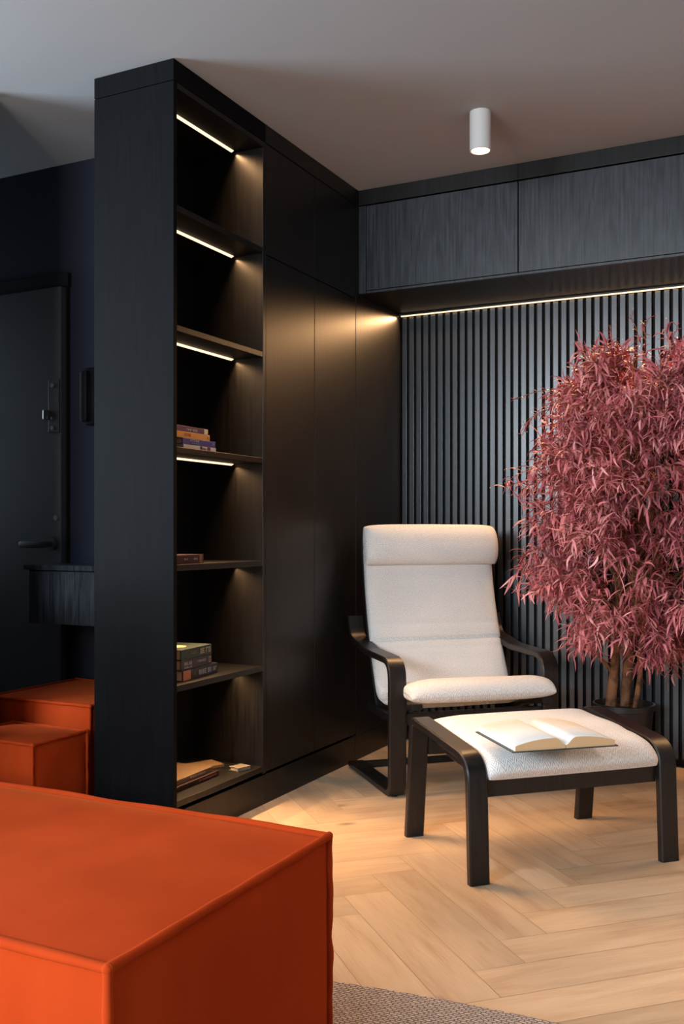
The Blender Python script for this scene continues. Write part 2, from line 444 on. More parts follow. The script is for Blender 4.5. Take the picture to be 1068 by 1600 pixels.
# tall cupboards of the run
def tall_cupboard(y0, y1, label):
    r = empty('tall_cupboard', (XF, y0, 0), label=label, cat='cupboard', group='tall black cupboards')
    w_ = y1-y0
    link('body', B(XL-XF, -.022, .0005, w_-.0005, .06, 2.43), M_oak, r)
    link('door', B(-.020, 0, .0018, w_-.0018, .120, 2.022, bev=.0012), M_oak, r)
    link('door', B(-.020, 0, .0018, w_-.0018, 2.026, 2.431, bev=.0012), M_oak, r)
    link('fascia', B(-.018, 0, 0, w_, 2.437, H-.001, bev=.0008), M_oak, r)
    link('plinth', B(-.030, -.004, 0, w_, 0, .108), M_oak, r)
tall_cupboard(3.118, 3.499, 'tall black oak cupboard standing directly beside the open bookcase')
tall_cupboard(3.4995, 3.883, 'tall black oak cupboard between its twin and the slatted back wall')
r = empty('cladding_panel', (XF, 3.885, 0), label='plain black oak panel in the corner beneath the overhead cupboards', cat='panel')
link('panel', B(-.05, 0, 0, YW-3.885-.001, .112, 2.046, bev=.001), M_oak, r)
link('plinth', B(-.030, -.004, 0, YW-3.885-.001, 0, .108), M_oak, r)
link('upper_panel', B(-.05, 0, 0, YW-3.885-.001, 2.048, H-.001), M_oak, r)

# overhead cupboards across the back wall
def overhead(x0, x1, label, filler=0.0):
    r = empty('overhead_cupboard', (x0, YC, 2.05), label=label, cat='cupboard', group='overhead cupboards on the back wall')
    w_ = x1-x0
    link('body', B(0, w_, .022, YW-YC-.001, 0, .38), M_oak, r)
    if filler: link('filler_strip', B(0, filler-.002, 0, .02, 0, .384, bev=.0008), M_oak2, r)
    link('door', B(filler+.001, w_-.002, 0, .020, .012, .382, bev=.0012), M_oak2, r)
    link('lower_lip', B(filler, w_, .003, .022, 0, .009), M_oak2, r)
    link('fascia', B(0, w_, .0, .02, .389, H-2.05-.001, bev=.0006), M_oak, r)
overhead(XF+.001, -1.151, 'overhead black oak cupboard in the corner beside the tall cupboards', .035)
overhead(-1.150, -.440, 'overhead black oak cupboard above the pink-leaved tree')
overhead(-.439, .270, 'overhead black oak cupboard at the right end of the row')

# slatted wall panel
bm = bmesh.new()
x = XF+.006
while x < X1-.03:
    box(bm, x, x+.0225, YW-.024, YW-.0005, .035, 2.040, bev=.0008)
    x += .0368
link('slatted_wall_panel', bm, M_slat, label='panel of narrow dark grey vertical slats covering the back wall', cat='wall panel')
r = empty('wall_light_strip', (XF+.004, YW-.04, 2.049), label='long warm light strip glowing above the dark wall slats', cat='light strip')
bm = B(0, X1-XF-.02, -.012, .010, -.003, 0); box(bm, 0, X1-XF-.02, -.012, -.0105, -.008, -.003)
link('profile', bm, M_alu, r)
bm = bmesh.new(); L_ = X1-XF-.03
pts = [(-.0100, -.0035), (.006, -.0035), (.006, -.009), (-.004, -.0125), (-.0100, -.0085)]
a = [bm.verts.new((.005, y, z)) for y, z in pts]; c = [bm.verts.new((L_, y, z)) for y, z in pts]
bm.faces.new(a); bm.faces.new(list(reversed(c)))
for i in range(5): bm.faces.new((a[i], a[(i+1)%5], c[(i+1)%5], c[i]))
bmesh.ops.recalc_face_normals(bm, faces=bm.faces[:])
link('diffuser', bm, M_ledw, r)
area('wall_strip_light', ((XF+X1)/2, YW-.046, 2.036), (R(-35), 0, 0), X1-XF-.04, .008, 34, (1.0, .54, .24), 106)

# ------------------------------------------------------------------ ceiling spotlight
def downlight(x, y, label, power):
    r = empty('ceiling_downlight', (x, y, H), label=label, cat='ceiling lamp')
    bm = bmesh.new(); prof = [(.0385, -.001), (.0385, -.139), (.0375, -.140), (.0335, -.140), (.0325, -.137), (.031, -.128), (.001, -.128)]
    lathe(bm, prof, n=48)
    autosmooth(link('housing', bm, M_lampw, r))
    bm = bmesh.new(); cyl(bm, (0, 0, -.1315), .0318, .004, n=40); link('lens', bm, M_lens, r)
    s = spot('downlight_beam', (x, y, H-.145), power, (1.0, .84, .68), 95, .8, .03)
downlight(-1.131, 3.373, 'small white cylindrical downlight fixed to the ceiling', 5)

# ------------------------------------------------------------------ velvet sofa modules
def puffy(name, x0, x1, y0, y1, h, label, group, bulge=.014, seed=1, z0=0.0, cat='sofa module'):
    cx, cy = (x0+x1)/2, (y0+y1)/2
    r = empty(name, (cx, cy, z0), label=label, cat=cat, group=group)
    hx, hy, hz = (x1-x0)/2, (y1-y0)/2, (h-z0)/2
    rnd = random.Random(seed)
    bm = bmesh.new(); n = 28
    def warp(p, ax):
        q = [p[0]/hx, p[1]/hy, p[2]/hz]
        o = [i for i in range(3) if i != ax]
        dd = (1-abs(q[o[0]])**6)*(1-abs(q[o[1]])**6)
        wob = 1+.25*math.sin(3.1*q[o[0]]+seed)*math.cos(2.3*q[o[1]]+seed*2)
        v = list(p); v[ax] += math.copysign(bulge*dd*wob, q[ax]) if not (ax == 2 and q[2] < 0) else 0
        return v
    for ax in range(3):
        for sg in (-1, 1):
            o = [i for i in range(3) if i != ax]; hh = (hx, hy, hz); grid = []
            for i in range(n+1):
                row = []
                for j in range(n+1):
                    fa = math.sin(PI/2*(-1+2*i/n)); fb = math.sin(PI/2*(-1+2*j/n))
                    p = [0, 0, 0]; p[ax] = sg*hh[ax]; p[o[0]] = fa*hh[o[0]]; p[o[1]] = fb*hh[o[1]]
                    w_ = warp(p, ax); row.append(bm.verts.new((w_[0], w_[1], w_[2]+hz)))
                grid.append(row)
            for i in range(n):
                for j in range(n): bm.faces.new((grid[i][j], grid[i+1][j], grid[i+1][j+1], grid[i][j+1]))
    bmesh.ops.remove_doubles(bm, verts=bm.verts[:], dist=1e-5)
    bmesh.ops.recalc_face_normals(bm, faces=bm.faces[:])
    body = link('upholstered_body', bm, M_velvet, r); autosmooth(body, 60)
    # raised flanged seams along the edges
    bm = bmesh.new(); k = 40; wv_ = 1.0 if hx > .4 else .4; pr_ = .0075 if hx > .4 else .0055
    def seam(a, b, ph):
        pts, rr = [], []
        for i in range(k+1):
            t = i/k; p = Vector(a).lerp(Vector(b), t); m = wv_*(.0012*math.sin(19*t+ph)+.0007*math.sin(43*t+ph*2))
            out = Vector((math.copysign(1, p.x) if abs(abs(p.x)-hx) < 1e-4 else 0, math.copysign(1, p.y) if abs(abs(p.y)-hy) < 1e-4 else 0, math.copysign(1, p.z-hz) if abs(abs(p.z-hz)-hz) < 1e-4 else 0))
            if out.length > 0: out.normalize()
            pts.append(p+out*(.003+m)); rr.append(pr_+.0006*math.sin(31*t+ph))
        tube(bm, pts, rr, n=10)
    for sx in (-1, 1):
        for sy in (-1, 1): seam((sx*hx, sy*hy, .01), (sx*hx, sy*hy, 2*hz), rnd.uniform(0, 6))
    for z in (2*hz,):
        for s in (-1, 1):
            seam((-hx, s*hy, z), (hx, s*hy, z), rnd.uniform(0, 6)); seam((s*hx, -hy, z), (s*hx, hy, z), rnd.uniform(0, 6))
    for sx in (-1, 1):
        for sy in (-1, 1):
            bmesh.ops.create_icosphere(bm, subdivisions=2, radius=.0085, matrix=Matrix.Translation((sx*(hx+.0015), sy*(hy+.0015), 2*hz+.0015)))
    autosmooth(link('seam_piping', bm, M_velvet, r), 60)
    return r
rs = puffy('velvet_sofa_module', -2.35, -.862, 1.030, 1.665, .42, 'large burnt-orange velvet sofa module filling the lower left foreground', None, bulge=.016, seed=2, z0=.0095, cat='sofa')
link('light_blocker', B(-2.76+1.606, -2.37+1.606, 1.03-1.3475, 2.20-1.3475, .0, .86, bev=.03), M_velvet, rs)  # unseen block added out of frame to shade the low pouf
puffy('velvet_ottoman', -2.71, -2.252, 2.600, 3.05, .41, 'orange velvet pouf set back by the entrance door below the console', None, bulge=.010, seed=5, cat='ottoman')
puffy('velvet_ottoman', -2.56, -2.235, 2.315, 2.562, .335, 'low shadowed orange velvet pouf between the foreground ottoman and the hall', None, bulge=.008, seed=8, cat='ottoman')

# ------------------------------------------------------------------ floating console in the hall
r = empty('floating_console', (-2.79, 2.85, .652), label='small black floating console hung in the hall beside the door', cat='console')
link('body', B(.012, .597, .012, .244, .001, .204), M_oak, r)
link('drawer_front', B(.022, .597, 0, .0115, .001, .200, bev=.001), M_oak2, r)
link('worktop', B(-.004, .597, -.004, .244, .2045, .224, bev=.0015), M_oak2, r)

# ------------------------------------------------------------------ cushions
def cushion(name, path, W, T, parent, mat=M_fab, ends=0.55, pw=.42, seams=(), taper=None, sub=90, nx=36, dip=.0):
    """path: list of (y,z) centreline; W half width; T half thickness (float or func of s); closed pillow with rounded rim.
    The pillow section is thick in the middle and rounded on its side rims."""
    # resample path
    P = [Vector(p) for p in path]
    cum = [0]
    for a, b in zip(P[:-1], P[1:]): cum.append(cum[-1]+(b-a).length)
    L = cum[-1]
    def at(s):
        d = max(0, min(1, s))*L
        for i in range(len(P)-1):
            if d <= cum[i+1] or i == len(P)-2:
                t = (d-cum[i])/max(1e-9, cum[i+1]-cum[i]); return P[i].lerp(P[i+1], t)
    bm = bmesh.new(); uvl = bm.loops.layers.uv.new('UVMap'); rows = []
    for i in range(sub+1):
        # finer spacing near both ends
        s = .5-.5*math.cos(PI*i/sub)
        c = at(s); t = (at(s+.012)-at(s-.012)).normalized(); nr = Vector((-t.y, t.x))
        d0 = min(s, 1-s)*L
        th = T(s) if callable(T) else T
        endr = min(1.0, math.sqrt(max(0, 1-(1-min(1, d0/(th*1.3)))**2)))
        for (sp, depth, wd) in seams: th *= 1-depth*math.exp(-((s-sp)/wd)**2)
        hw = (W(s) if callable(W) else W)*(0.965+.035*endr)
        ring = []
        m = 2*nx
        for k in range(m):
            a = 2*PI*k/m
            ca, sa = math.cos(a), math.sin(a)
            x = hw*math.copysign(abs(ca)**pw, ca)
            prof = math.copysign(abs(sa)**.62, sa)
            crown = 1-.16*abs(x/hw)**3
            n_ = th*endr*prof*crown + dip*math.sin(9*x/hw)*math.sin(14*s)*endr
            ring.append((bm.verts.new((x, c.x+nr.x*n_, c.y+nr.y*n_)), (x+ (0 if sa >= 0 else 2), s*L)))
        rows.append(ring)
    m = 2*nx
    for a, b in zip(rows[:-1], rows[1:]):
        for k in range(m):
            q = (a[k], a[(k+1)%m], b[(k+1)%m], b[k])
            try: f = bm.faces.new([v[0] for v in q])
            except ValueError: continue
            f.smooth = True
            for lp, v in zip(f.loops, q): lp[uvl].uv = v[1]
    for ring, rev in ((rows[0], True), (rows[-1], False)):
        vs = [v[0] for v in ring]
        f = bm.faces.new(list(reversed(vs)) if rev else vs); f.smooth = True
    bmesh.ops.recalc_face_normals(bm, faces=bm.faces[:])
    return link(name, bm, mat, parent)
def smooth_path(pts, n=14):
    P = [Vector(p) for p in pts]; P = [P[0]*2-P[1]]+P+[P[-1]*2-P[-2]]; out = []
    for i in range(1, len(P)-2):
        a, b, c, d = P[i-1:i+3]
        for k in range(n):
            t = k/n
            out.append(.5*((2*b)+(c-a)*t+(2*a-5*b+4*c-d)*t*t+(3*b-a-3*c+d)*t**3))
    out.append(P[-2]); return out

# ------------------------------------------------------------------ armchair
def build_armchair():
    ang = R(43)
    A = Vector((math.cos(ang), math.sin(ang), 0))
    base = Vector((-1.471, 3.41, 0)) + A*.32
    r = empty('armchair', base, ang, label='cream fabric armchair with bent black-brown wooden frame and head pillow', cat='armchair')
    side = fillet([(.535, .640), (.500, .553), (.30, .518), (.0, .512), (0, .0145), (.52, .0145)], [.10, .25, .075, .045])
    for sx in (-1, 1):
        bm = bmesh.new(); x = sx*.32; ribbon(bm, side, x-.034, x+.034, .025)
        sf = link('side_frame', bm, M_frame, r); autosmooth(sf)
        bm = bmesh.new(); cyl(bm, (x, .03, .0035), .012, .007, n=16); link('foot_pad', bm, M_dmetal, sf)
        # upright carrying the arm's rear end
        # curved seat-and-back laminate
        p = smooth_path([(-.075, .352), (.10, .318), (.24, .262), (.33, .275), (.385, .37), (.455, .56), (.515, .78), (.548, .97)])
        bm = bmesh.new(); ribbon(bm, p, sx*.268-.022, sx*.268+.022, .022)
        autosmooth(link('seat_frame', bm, M_frame, r))
        bm = bmesh.new()
        up = fillet([(.02, .285), (.20, .275), (.36, .300), (.44, .36), (.485, .545)], [.2, .2, .1])
        ribbon(bm, up, sx*.3155-.0125 - sx*.018, sx*.3155+.0125 - sx*.018, .02)
    bm = bmesh.new(); box(bm, -.29, .29, .006, .030, .270, .315, bev=.004); link('front_crossbar', bm, M_frame, r)
    bm = bmesh.new(); box(bm, -.29, .29, .480, .515, .003, .026, bev=.004); link('rear_crossbar', bm, M_frame, r)
    for sx in (-1, 1):
        x = sx*.294
        bm = bmesh.new(); ribbon(bm, [Vector((.478, .275)), Vector((.490, .40)), Vector((.506, .55))], x-.0, x+sx*.001+.0001, .001); bm.free()
        bm = bmesh.new(); box(bm, x-.012, x+.012, .010, .42, .262, .292, bev=.004); link('seat_rail', bm, M_frame, r)
    for z, y in ((.40, .395), (.62, .473), (.82, .525)):
        bm = bmesh.new(); box(bm, -.25, .25, y-.004, y+.012, z-.022, z+.022, bev=.004); link('back_slat', bm, M_frame, r)
    # one long tufted cushion
    prof = smooth_path([(-.105, .388), (-.03, .402), (.10, .378), (.22, .335), (.300, .345), (.345, .420), (.415, .580), (.470, .760), (.505, .960)])
    cushion('seat_cushion', prof, lambda s: .300-.008*s, lambda s: .040 if s > .3 else .044, r, pw=.22,
            seams=((.355, .22, .02), (.60, .85, .0045), (.60, .16, .03), (.66, .10, .012), (.56, .10, .012)), sub=280, dip=.0018)
    # head pillow folded over the top
    hp = smooth_path([(.452, .862), (.450, .90), (.456, .95), (.470, .995), (.492, 1.022)])
    cushion('head_pillow', hp, .304, lambda s: .060, r, pw=.20, sub=60)
build_armchair()

# ------------------------------------------------------------------ footstool
def build_footstool():
    ang = R(45.0)
    r = empty('footstool', (-.8485, 3.0745, 0), ang, label='low footstool with cream woven cushion and black-brown bent legs', cat='footstool')
    prof = fillet([(-.243, .0), (-.226, .349), (.0, .372), (.186, .3905), (.232, .0)], [.075, .4, .022])
    for sx in (-1, 1):
        bm = bmesh.new(); ribbon(bm, prof, sx*.320-.031, sx*.320+.031, .026)
        autosmooth(link('side_frame', bm, M_frame, r))
    bm = bmesh.new(); box(bm, -.29, .29, -.222, -.198, .238, .300, bev=.004); link('crossbar', bm, M_frame, r)
    bm = bmesh.new(); box(bm, -.29, .29, .180, .204, .275, .337, bev=.004); link('crossbar', bm, M_frame, r)
    for sx in (-1, 1):
        bm = bmesh.new(); x = sx*.278
        ribbon(bm, smooth_path([(-.20, .300), (0, .312), (.19, .345)]), x-.011, x+.011, .03); autosmooth(link('inner_rail', bm, M_frame, r))
    cp = smooth_path([(-.238, .292), (-.214, .314), (-.10, .345), (.03, .358), (.12, .368), (.20, .374)])
    cushion('cushion', cp,   .290, lambda s: .058-.029*s, r, pw=.20, seams=((.36, .10, .05),), sub=90, dip=.002)
build_footstool()

# ------------------------------------------------------------------ open book on the footstool
def build_open_book():
    ang = math.atan2(.67, .74)     # width direction
    r = empty('open_book', (-.738, 2.775, .4095), ang, label='thick open hardback book lying face up on the footstool', cat='book')
    r.rotation_euler = (R(1.5), 0, ang)
    h = .122
    # cover
    bm = bmesh.new()
    for sx in (-1, 1): box(bm, min(sx*.008, sx*.160), max(sx*.008, sx*.160), -h-.004, h+.004, 0, .003, bev=.001)
    box(bm, -.0085, .0085, -h-.004, h+.004, 0, .0025)
    link('cover', bm, plain('book_cover_teal', (.03, .045, .045), .5), r)
    for sx in (-1, 1):
        bm = bmesh.new(); n = 20; top = []
        for i in range(n+1):
            t = i/n; x = sx*(.001+.150*t)
            z = .0035 + .030*(1-(1-min(1, t/.22))**2 if t < .22 else 1)*(1-.55*max(0, (t-.22)/.78)**2.2)
            if t < .02: z = .012
            top.append((x, z))
        for e in (0,):
            pass
        fr = [bm.verts.new((x, -h, z)) for x, z in top]; bk = [bm.verts.new((x, h, z)) for x, z in top]
        fb = [bm.verts.new((x, -h, .0032)) for x, z in top]; bb = [bm.verts.new((x, h, .0032)) for x, z in top]
        for i in range(n):
            f = bm.faces.new((fr[i], fr[i+1], bk[i+1], bk[i])); f.smooth = True; f.material_index = 0
            f = bm.faces.new((fb[i], fb[i+1], fr[i+1], fr[i])); f.material_index = 1
            f = bm.faces.new((bb[i+1], bb[i], bk[i], bk[i+1])); f.material_index = 1
            f = bm.faces.new((fb[i+1], fb[i], bb[i], bb[i+1])); f.material_index = 1
        f = bm.faces.new((fb[n], bb[n], bk[n], fr[n])); f.material_index = 0
        f = bm.faces.new((fr[0], bk[0], bb[0], fb[0])); f.material_index = 1
        bmesh.ops.recalc_face_normals(bm, faces=bm.faces[:])
        pb = link('page_block', bm, [M_page2, M_pageedge], r)
# printed text lines on the pages
def page_mat():
    m, nt, b = newmat('printed_page')
    tc = N(nt, 'ShaderNodeTexCoord'); sx = N(nt, 'ShaderNodeSeparateXYZ'); nt.links.new(tc.outputs['Object'], sx.inputs[0])
    def ma(op, a, bb=None):
        n = N(nt, 'ShaderNodeMath', operation=op)
        for i, v in enumerate((a, bb)):
            if v is None: continue
            if isinstance(v, (int, float)): n.inputs[i].default_value = v
            else: nt.links.new(v, n.inputs[i])
        return n.outputs[0]
    line = ma('GREATER_THAN', ma('SINE', ma('MULTIPLY', sx.outputs[1], 2*PI/.0062)), .25)
    ax = ma('ABSOLUTE', sx.outputs[0])
    inx = ma('MULTIPLY', ma('GREATER_THAN', ax, .022), ma('LESS_THAN', ax, .128))
    iny = ma('LESS_THAN', ma('ABSOLUTE', sx.outputs[1]), .100)
    no = N(nt, 'ShaderNodeTexNoise'); no.inputs['Scale'].default_value = 600; nt.links.new(tc.outputs['Object'], no.inputs[0])
    word = ma('GREATER_THAN', no.outputs['Fac'], .46)
    fac = ma('MULTIPLY', ma('MULTIPLY', ma('MULTIPLY', line, inx), iny), ma('MULTIPLY', word, .35))
    mx = N(nt, 'ShaderNodeMix', data_type='RGBA'); nt.links.new(fac, mx.inputs[0])
    mx.inputs[6].default_value = (.72, .73, .72, 1); mx.inputs[7].default_value = (.25, .25, .25, 1)
    nt.links.new(mx.outputs[2], b.inputs['Base Color']); b.inputs['Roughness'].default_value = .8; b.inputs['Specular IOR Level'].default_value = .1
    return m
M_page2 = page_mat()
build_open_book()

# ------------------------------------------------------------------ books on the shelves
_cm = {}
def cmat(col):
    if col not in _cm: _cm[col] = plain('book_cover', col, .45, .4)
    return _cm[col]
def scribble(bm, x, y0, y1, z0, z1, rnd, gap=.25):
    """small letter-like strokes on a spine facing +X"""
    hgt = z1-z0; y = y0
    while y < y1-hgt*.3:
        wl = hgt*rnd.uniform(.45, .8); s = hgt*.17
        if rnd.random() < .12: y += wl*.6; continue
        box(bm, x, x+.0004, y, y+s, z0, z1)
        k = rnd.choice('EHLOTN')
        if k in 'EOL': box(bm, x, x+.0004, y, y+wl, z0, z0+s)
        if k in 'EOT': box(bm, x, x+.0004, y, y+wl, z1-s, z1)
        if k in 'EH': box(bm, x, x+.0004, y, y+wl*.8, (z0+z1-s)/2, (z0+z1+s)/2)
        if k in 'OHN': box(bm, x, x+.0004, y+wl-s, y+wl, z0, z1)
        y += wl+hgt*gap
def book(x_spine, y0, length, z, th, depth, cover, label, group, marks=(), rz=0.0, blocks=(), top_art=None):
    """closed book lying flat; spine faces +X, its length runs along Y"""
    r = empty('book', (x_spine, y0, z), rz, label=label, cat='book', group=group)
    m = cmat(cover); bm = bmesh.new(); t = .0022
    box(bm, -depth, -.001, 0, length, 0, t, bev=.0006); box(bm, -depth, -.001, 0, length, th-t, th-.0002, bev=.0006)
    box(bm, -.0035, 0, 0, length, .0003, th-.0005, bev=.0008)
    link('cover', bm, m, r)
    link('page_block', B(-depth+.005, -.0036, .004, length-.004, t+.0001, th-t-.0001), M_pageedge, r)
    for (a, b, c_) in blocks:
        bm = bmesh.new(); box(bm, .0001, .0005, length*a, length*b, .0008, th-.001); link('spine_band', bm, cmat(c_), r)
    rnd = random.Random(int(z*1000))
    for (a, b, lo, hi, c_) in marks:
        bm = bmesh.new(); scribble(bm, .0006, length*a, length*b, th*lo, th*hi, rnd); link('spine_lettering', bm, cmat(c_), r)
    if top_art:
        bm = bmesh.new(); cyl(bm, (-depth*.5, length*.42, th+.0003), .032, .0006, n=32); link('cover_emblem', bm, cmat(top_art), r)
    return r
G1, G2 = 'books stacked on the upper shelf', 'books stacked on the lower shelf'
WH, CR, DK = (.75, .70, .62), (.80, .62, .36), (.02, .02, .022)
z = 1.2745
book(-1.915, 2.668, .190, z, .018, .13, (.70, .66, .62), 'white and black-banded book at the bottom of the upper shelf stack', G1, blocks=((.50, .56, DK), (.72, .82, (.10, .03, .06))), marks=((.57, .70, .25, .75, (.25, .12, .12)),))
z += .0182
book(-1.917, 2.666, .192, z, .021, .13, (.050, .045, .26), 'blue-violet book, second from the bottom of the upper shelf stack', G1, marks=((.22, .48, .55, .85, WH), (.25, .5, .18, .38, (.35, .35, .6)), (.90, .97, .3, .7, (.3, .45, .8))))
z += .0212
book(-1.925, 2.645, .190, z, .022, .13, (.78, .36, .09), 'orange book, third from the bottom of the upper shelf stack', G1, marks=((.22, .42, .3, .7, (.5, .16, .05)), (.93, .98, .3, .7, (.35, .12, .05))))
z += .0222
book(-1.928, 2.645, .182, z, .019, .13, (.115, .035, .13), 'purple book with a cream spine end, topmost of the upper shelf stack', G1, blocks=((.88, 1.0, (.80, .72, .50)),), marks=((.30, .66, .2, .62, WH),))
book(-1.892, 2.574, .176, .8975, .030, .125, (.035, .010, .012), 'single dark maroon book lying alone on the middle shelf', None, marks=((.36, .50, .42, .62, (.45, .38, .36)), (.68, .80, .42, .62, (.45, .38, .36))), blocks=((.86, .95, (.16, .09, .04)),))
z = .5115
book(-1.906, 2.650, .240, z, .034, .135, (.018, .016, .022), 'dark book with a salmon spine end, bottom of the lower shelf stack', G2, rz=R(5.5), blocks=((0.02, .22, (.40, .15, .07)),), marks=((.45, .78, .25, .75, (.36, .36, .40)), (.86, .95, .3, .7, (.36, .36, .40)), (.26, .36, .35, .6, (.18, .11, .05))))
z += .0342
book(-1.914, 2.652, .205, z, .034, .135, (.030, .026, .034), 'charcoal and red-edged book in the middle of the lower shelf stack', G2, rz=R(5), marks=((.10, .36, .40, .75, (.36, .36, .38)), (.10, .34, .12, .3, (.36, .36, .38)), (.50, .80, .45, .68, (.30, .27, .30)), (.90, .97, .2, .8, (.3, .25, .22))))
z += .0342
book(-1.914, 2.652, .205, z, .034, .135, (.022, .040, .036), 'green-grey book with a pale disc on its cover, topmost of the lower shelf stack', G2, rz=R(5), marks=((.62, .96, .25, .78, (.42, .36, .24)), (.30, .50, .40, .70, (.20, .16, .08))), top_art=(.80, .62, .34))
book(-1.935, 2.600, .320, .1435, .016, .20, (.020, .006, .007), 'large flat dark red book under the brown one on the bottom shelf', 'books on the bottom shelf', rz=R(1.5), marks=((.60, .95, .3, .7, (.45, .12, .12)),))
book(-1.945, 2.588, .310, .1600, .017, .20, (.13, .085, .05), 'large flat brown-covered book on top of the dark red one', 'books on the bottom shelf', rz=R(2), marks=((.55, .85, .3, .7, (.55, .45, .35)),))
book(-2.040, 2.930, .110, .1425, .012, .09, (.20, .13, .07), 'small thin brown booklet behind the large flat books', 'books on the bottom shelf', rz=R(-25))
book(-1.905, 2.985, .060, .1425, .014, .05, (.20, .17, .13), 'tiny pale notebook near the right end of the bottom shelf', 'books on the bottom shelf', rz=R(-15))

# ------------------------------------------------------------------ potted tree
def build_tree():
    rnd = random.Random(11)
    bx, by = -.785, 4.205
    r = empty('potted_tree', (bx, by, 0), label='artificial tree with drooping dusty pink willow leaves in a black pot', cat='potted tree')
    bm = bmesh.new()
    lathe(bm, [(.085, 0), (.092, .004), (.120, .262), (.127, .265), (.127, .288), (.119, .290), (.114, .276), (.112, .258), (.001, .257)])
    autosmooth(link('pot', bm, M_pot, r))
    bm = bmesh.new(); lathe(bm, [(.1115, .2575), (.105, .266), (.05, .272), (.001, .274)]); autosmooth(link('soil', bm, M_soil, r))
    # bark
    bark, nt, b = newmat('bark')
    tc = N(nt, 'ShaderNodeTexCoord'); no = N(nt, 'ShaderNodeTexNoise'); no.inputs['Scale'].default_value = 28; no.inputs['Detail'].default_value = 4
    nt.links.new(tc.outputs['Object'], no.inputs[0]); rp = ramp(nt, [(.35, (.075, .030, .014)), (.6, (.26, .115, .05))])
    nt.links.new(no.outputs['Fac'], rp.inputs[0]); nt.links.new(rp.outputs[0], b.inputs['Base Color']); b.inputs['Roughness'].default_value = .8
    bp = N(nt, 'ShaderNodeBump'); bp.inputs['Strength'].default_value = .6; bp.inputs['Distance'].default_value = .004
    nt.links.new(no.outputs['Fac'], bp.inputs['Height']); nt.links.new(bp.outputs['Normal'], b.inputs['Normal'])
    def sway(p0, p1, r0, r1, amp, n=22, seed=0):
        q = random.Random(seed); ph = q.uniform(0, 6); pts, rr = [], []
        for i in range(n+1):
            t = i/n; p = Vector(p0).lerp(Vector(p1), t)
            p += Vector((amp*math.sin(4*t+ph), amp*math.cos(3.3*t+ph), 0))*math.sin(PI*t)
            pts.append(p); rr.append((r0+(r1-r0)*t)*(1+.10*math.sin(17*t+ph)))
        return pts, rr
    def P(x, y, z): return (x-bx, y-by, z)
    trunks = [(P(-.836, 4.19, .262), P(-.72, 3.93, 1.35), .021, .010, .010, 1), (P(-.785, 4.225, .262), P(-.66, 3.98, 1.5), .020, .010, .012, 2), (P(-.738, 4.195, .262), P(-.60, 3.92, 1.25), .011, .007, .015, 3)]
    for p0, p1, a, c, amp, s in trunks:
        pts, rr = sway(p0, p1, a, c, amp, seed=s)
        bm = bmesh.new(); tube(bm, pts, rr, n=12); autosmooth(link('trunk', bm, bark, r), 70)
    bm = bmesh.new()
    pts, rr = sway(P(-.822, 4.15, .42), P(-.90, 4.06, .56), .010, .007, .006, seed=7); tube(bm, pts, rr, n=8)
    pts, rr = sway(P(-.899, 4.061, .555), P(-.93, 3.95, .85), .007, .004, .01, seed=8); tube(bm, pts, rr, n=8)
    pts, rr = sway(P(-.715, 4.15, .42), P(-.675, 4.05, .62), .008, .004, .008, seed=9); tube(bm, pts, rr, n=8)
    # scaffold branches inside the crown
    cc = Vector(P(-.66, 3.94, 1.12))
    tips = []
    for i in range(60):
        a = rnd.uniform(0, 2*PI); zz = rnd.uniform(.62, 1.7); rr_ = rnd.uniform(.12, .34)*math.sqrt(max(.1, 1-((zz-1.12)/.72)**2))
        tip = Vector((cc.x+rr_*math.cos(a), cc.y+rr_*math.sin(a), zz)); st = Vector((cc.x-.03, cc.y, max(.6, zz-.3)))
        pts, q = sway(st, tip, .006, .002, .02, n=10, seed=100+i); tube(bm, pts, q, n=6)
    link('branches', bm, bark, r)
    # foliage: arching twigs with long narrow drooping leaves
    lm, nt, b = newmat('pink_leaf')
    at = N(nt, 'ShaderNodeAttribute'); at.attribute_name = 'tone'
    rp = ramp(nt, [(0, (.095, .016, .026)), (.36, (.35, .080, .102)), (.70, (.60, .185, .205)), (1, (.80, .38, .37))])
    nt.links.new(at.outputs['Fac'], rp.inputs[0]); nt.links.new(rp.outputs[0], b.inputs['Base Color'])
    b.inputs['Roughness'].default_value = .55; b.inputs['Specular IOR Level'].default_value = .3
    bm = bmesh.new(); col = bm.loops.layers.float_color.new('tone')
    Zv = Vector((0, 0, 1))
    def leaf(p, d, L, wd, tone, droop):
        d = d.normalized(); side = d.cross(Zv)
        if side.length < .05: side = Vector((1, 0, 0))
        side.normalize(); side = (side+Vector((rnd.uniform(-.6, .6), rnd.uniform(-.6, .6), rnd.uniform(-.6, .6)))).normalized()
        n = 6; prev = None; q = Vector(p); dirv = d.copy()
        bend = Vector((rnd.gauss(0, 1), rnd.gauss(0, 1), rnd.gauss(0, 1)-.7)); bend -= d*bend.dot(d)
        bend = bend.normalized()*rnd.uniform(.05, .42) + Vector((0, 0, -droop*.45))
        ws = [.25, .75, 1.0, 1.0, .8, .5, .05]
        for i in range(n+1):
            s = side*(wd*ws[i]*.5)
            a_, b_ = bm.verts.new(q-s), bm.verts.new(q+s)
            if prev:
                f = bm.faces.new((prev[0], prev[1], b_, a_)); f.smooth = True
                for lp in f.loops: lp[col] = (tone, tone, tone, 1)
            prev = (a_, b_)
            dirv = (dirv + bend*(.5+.25*i)).normalized()
            q = q + dirv*(L/n)
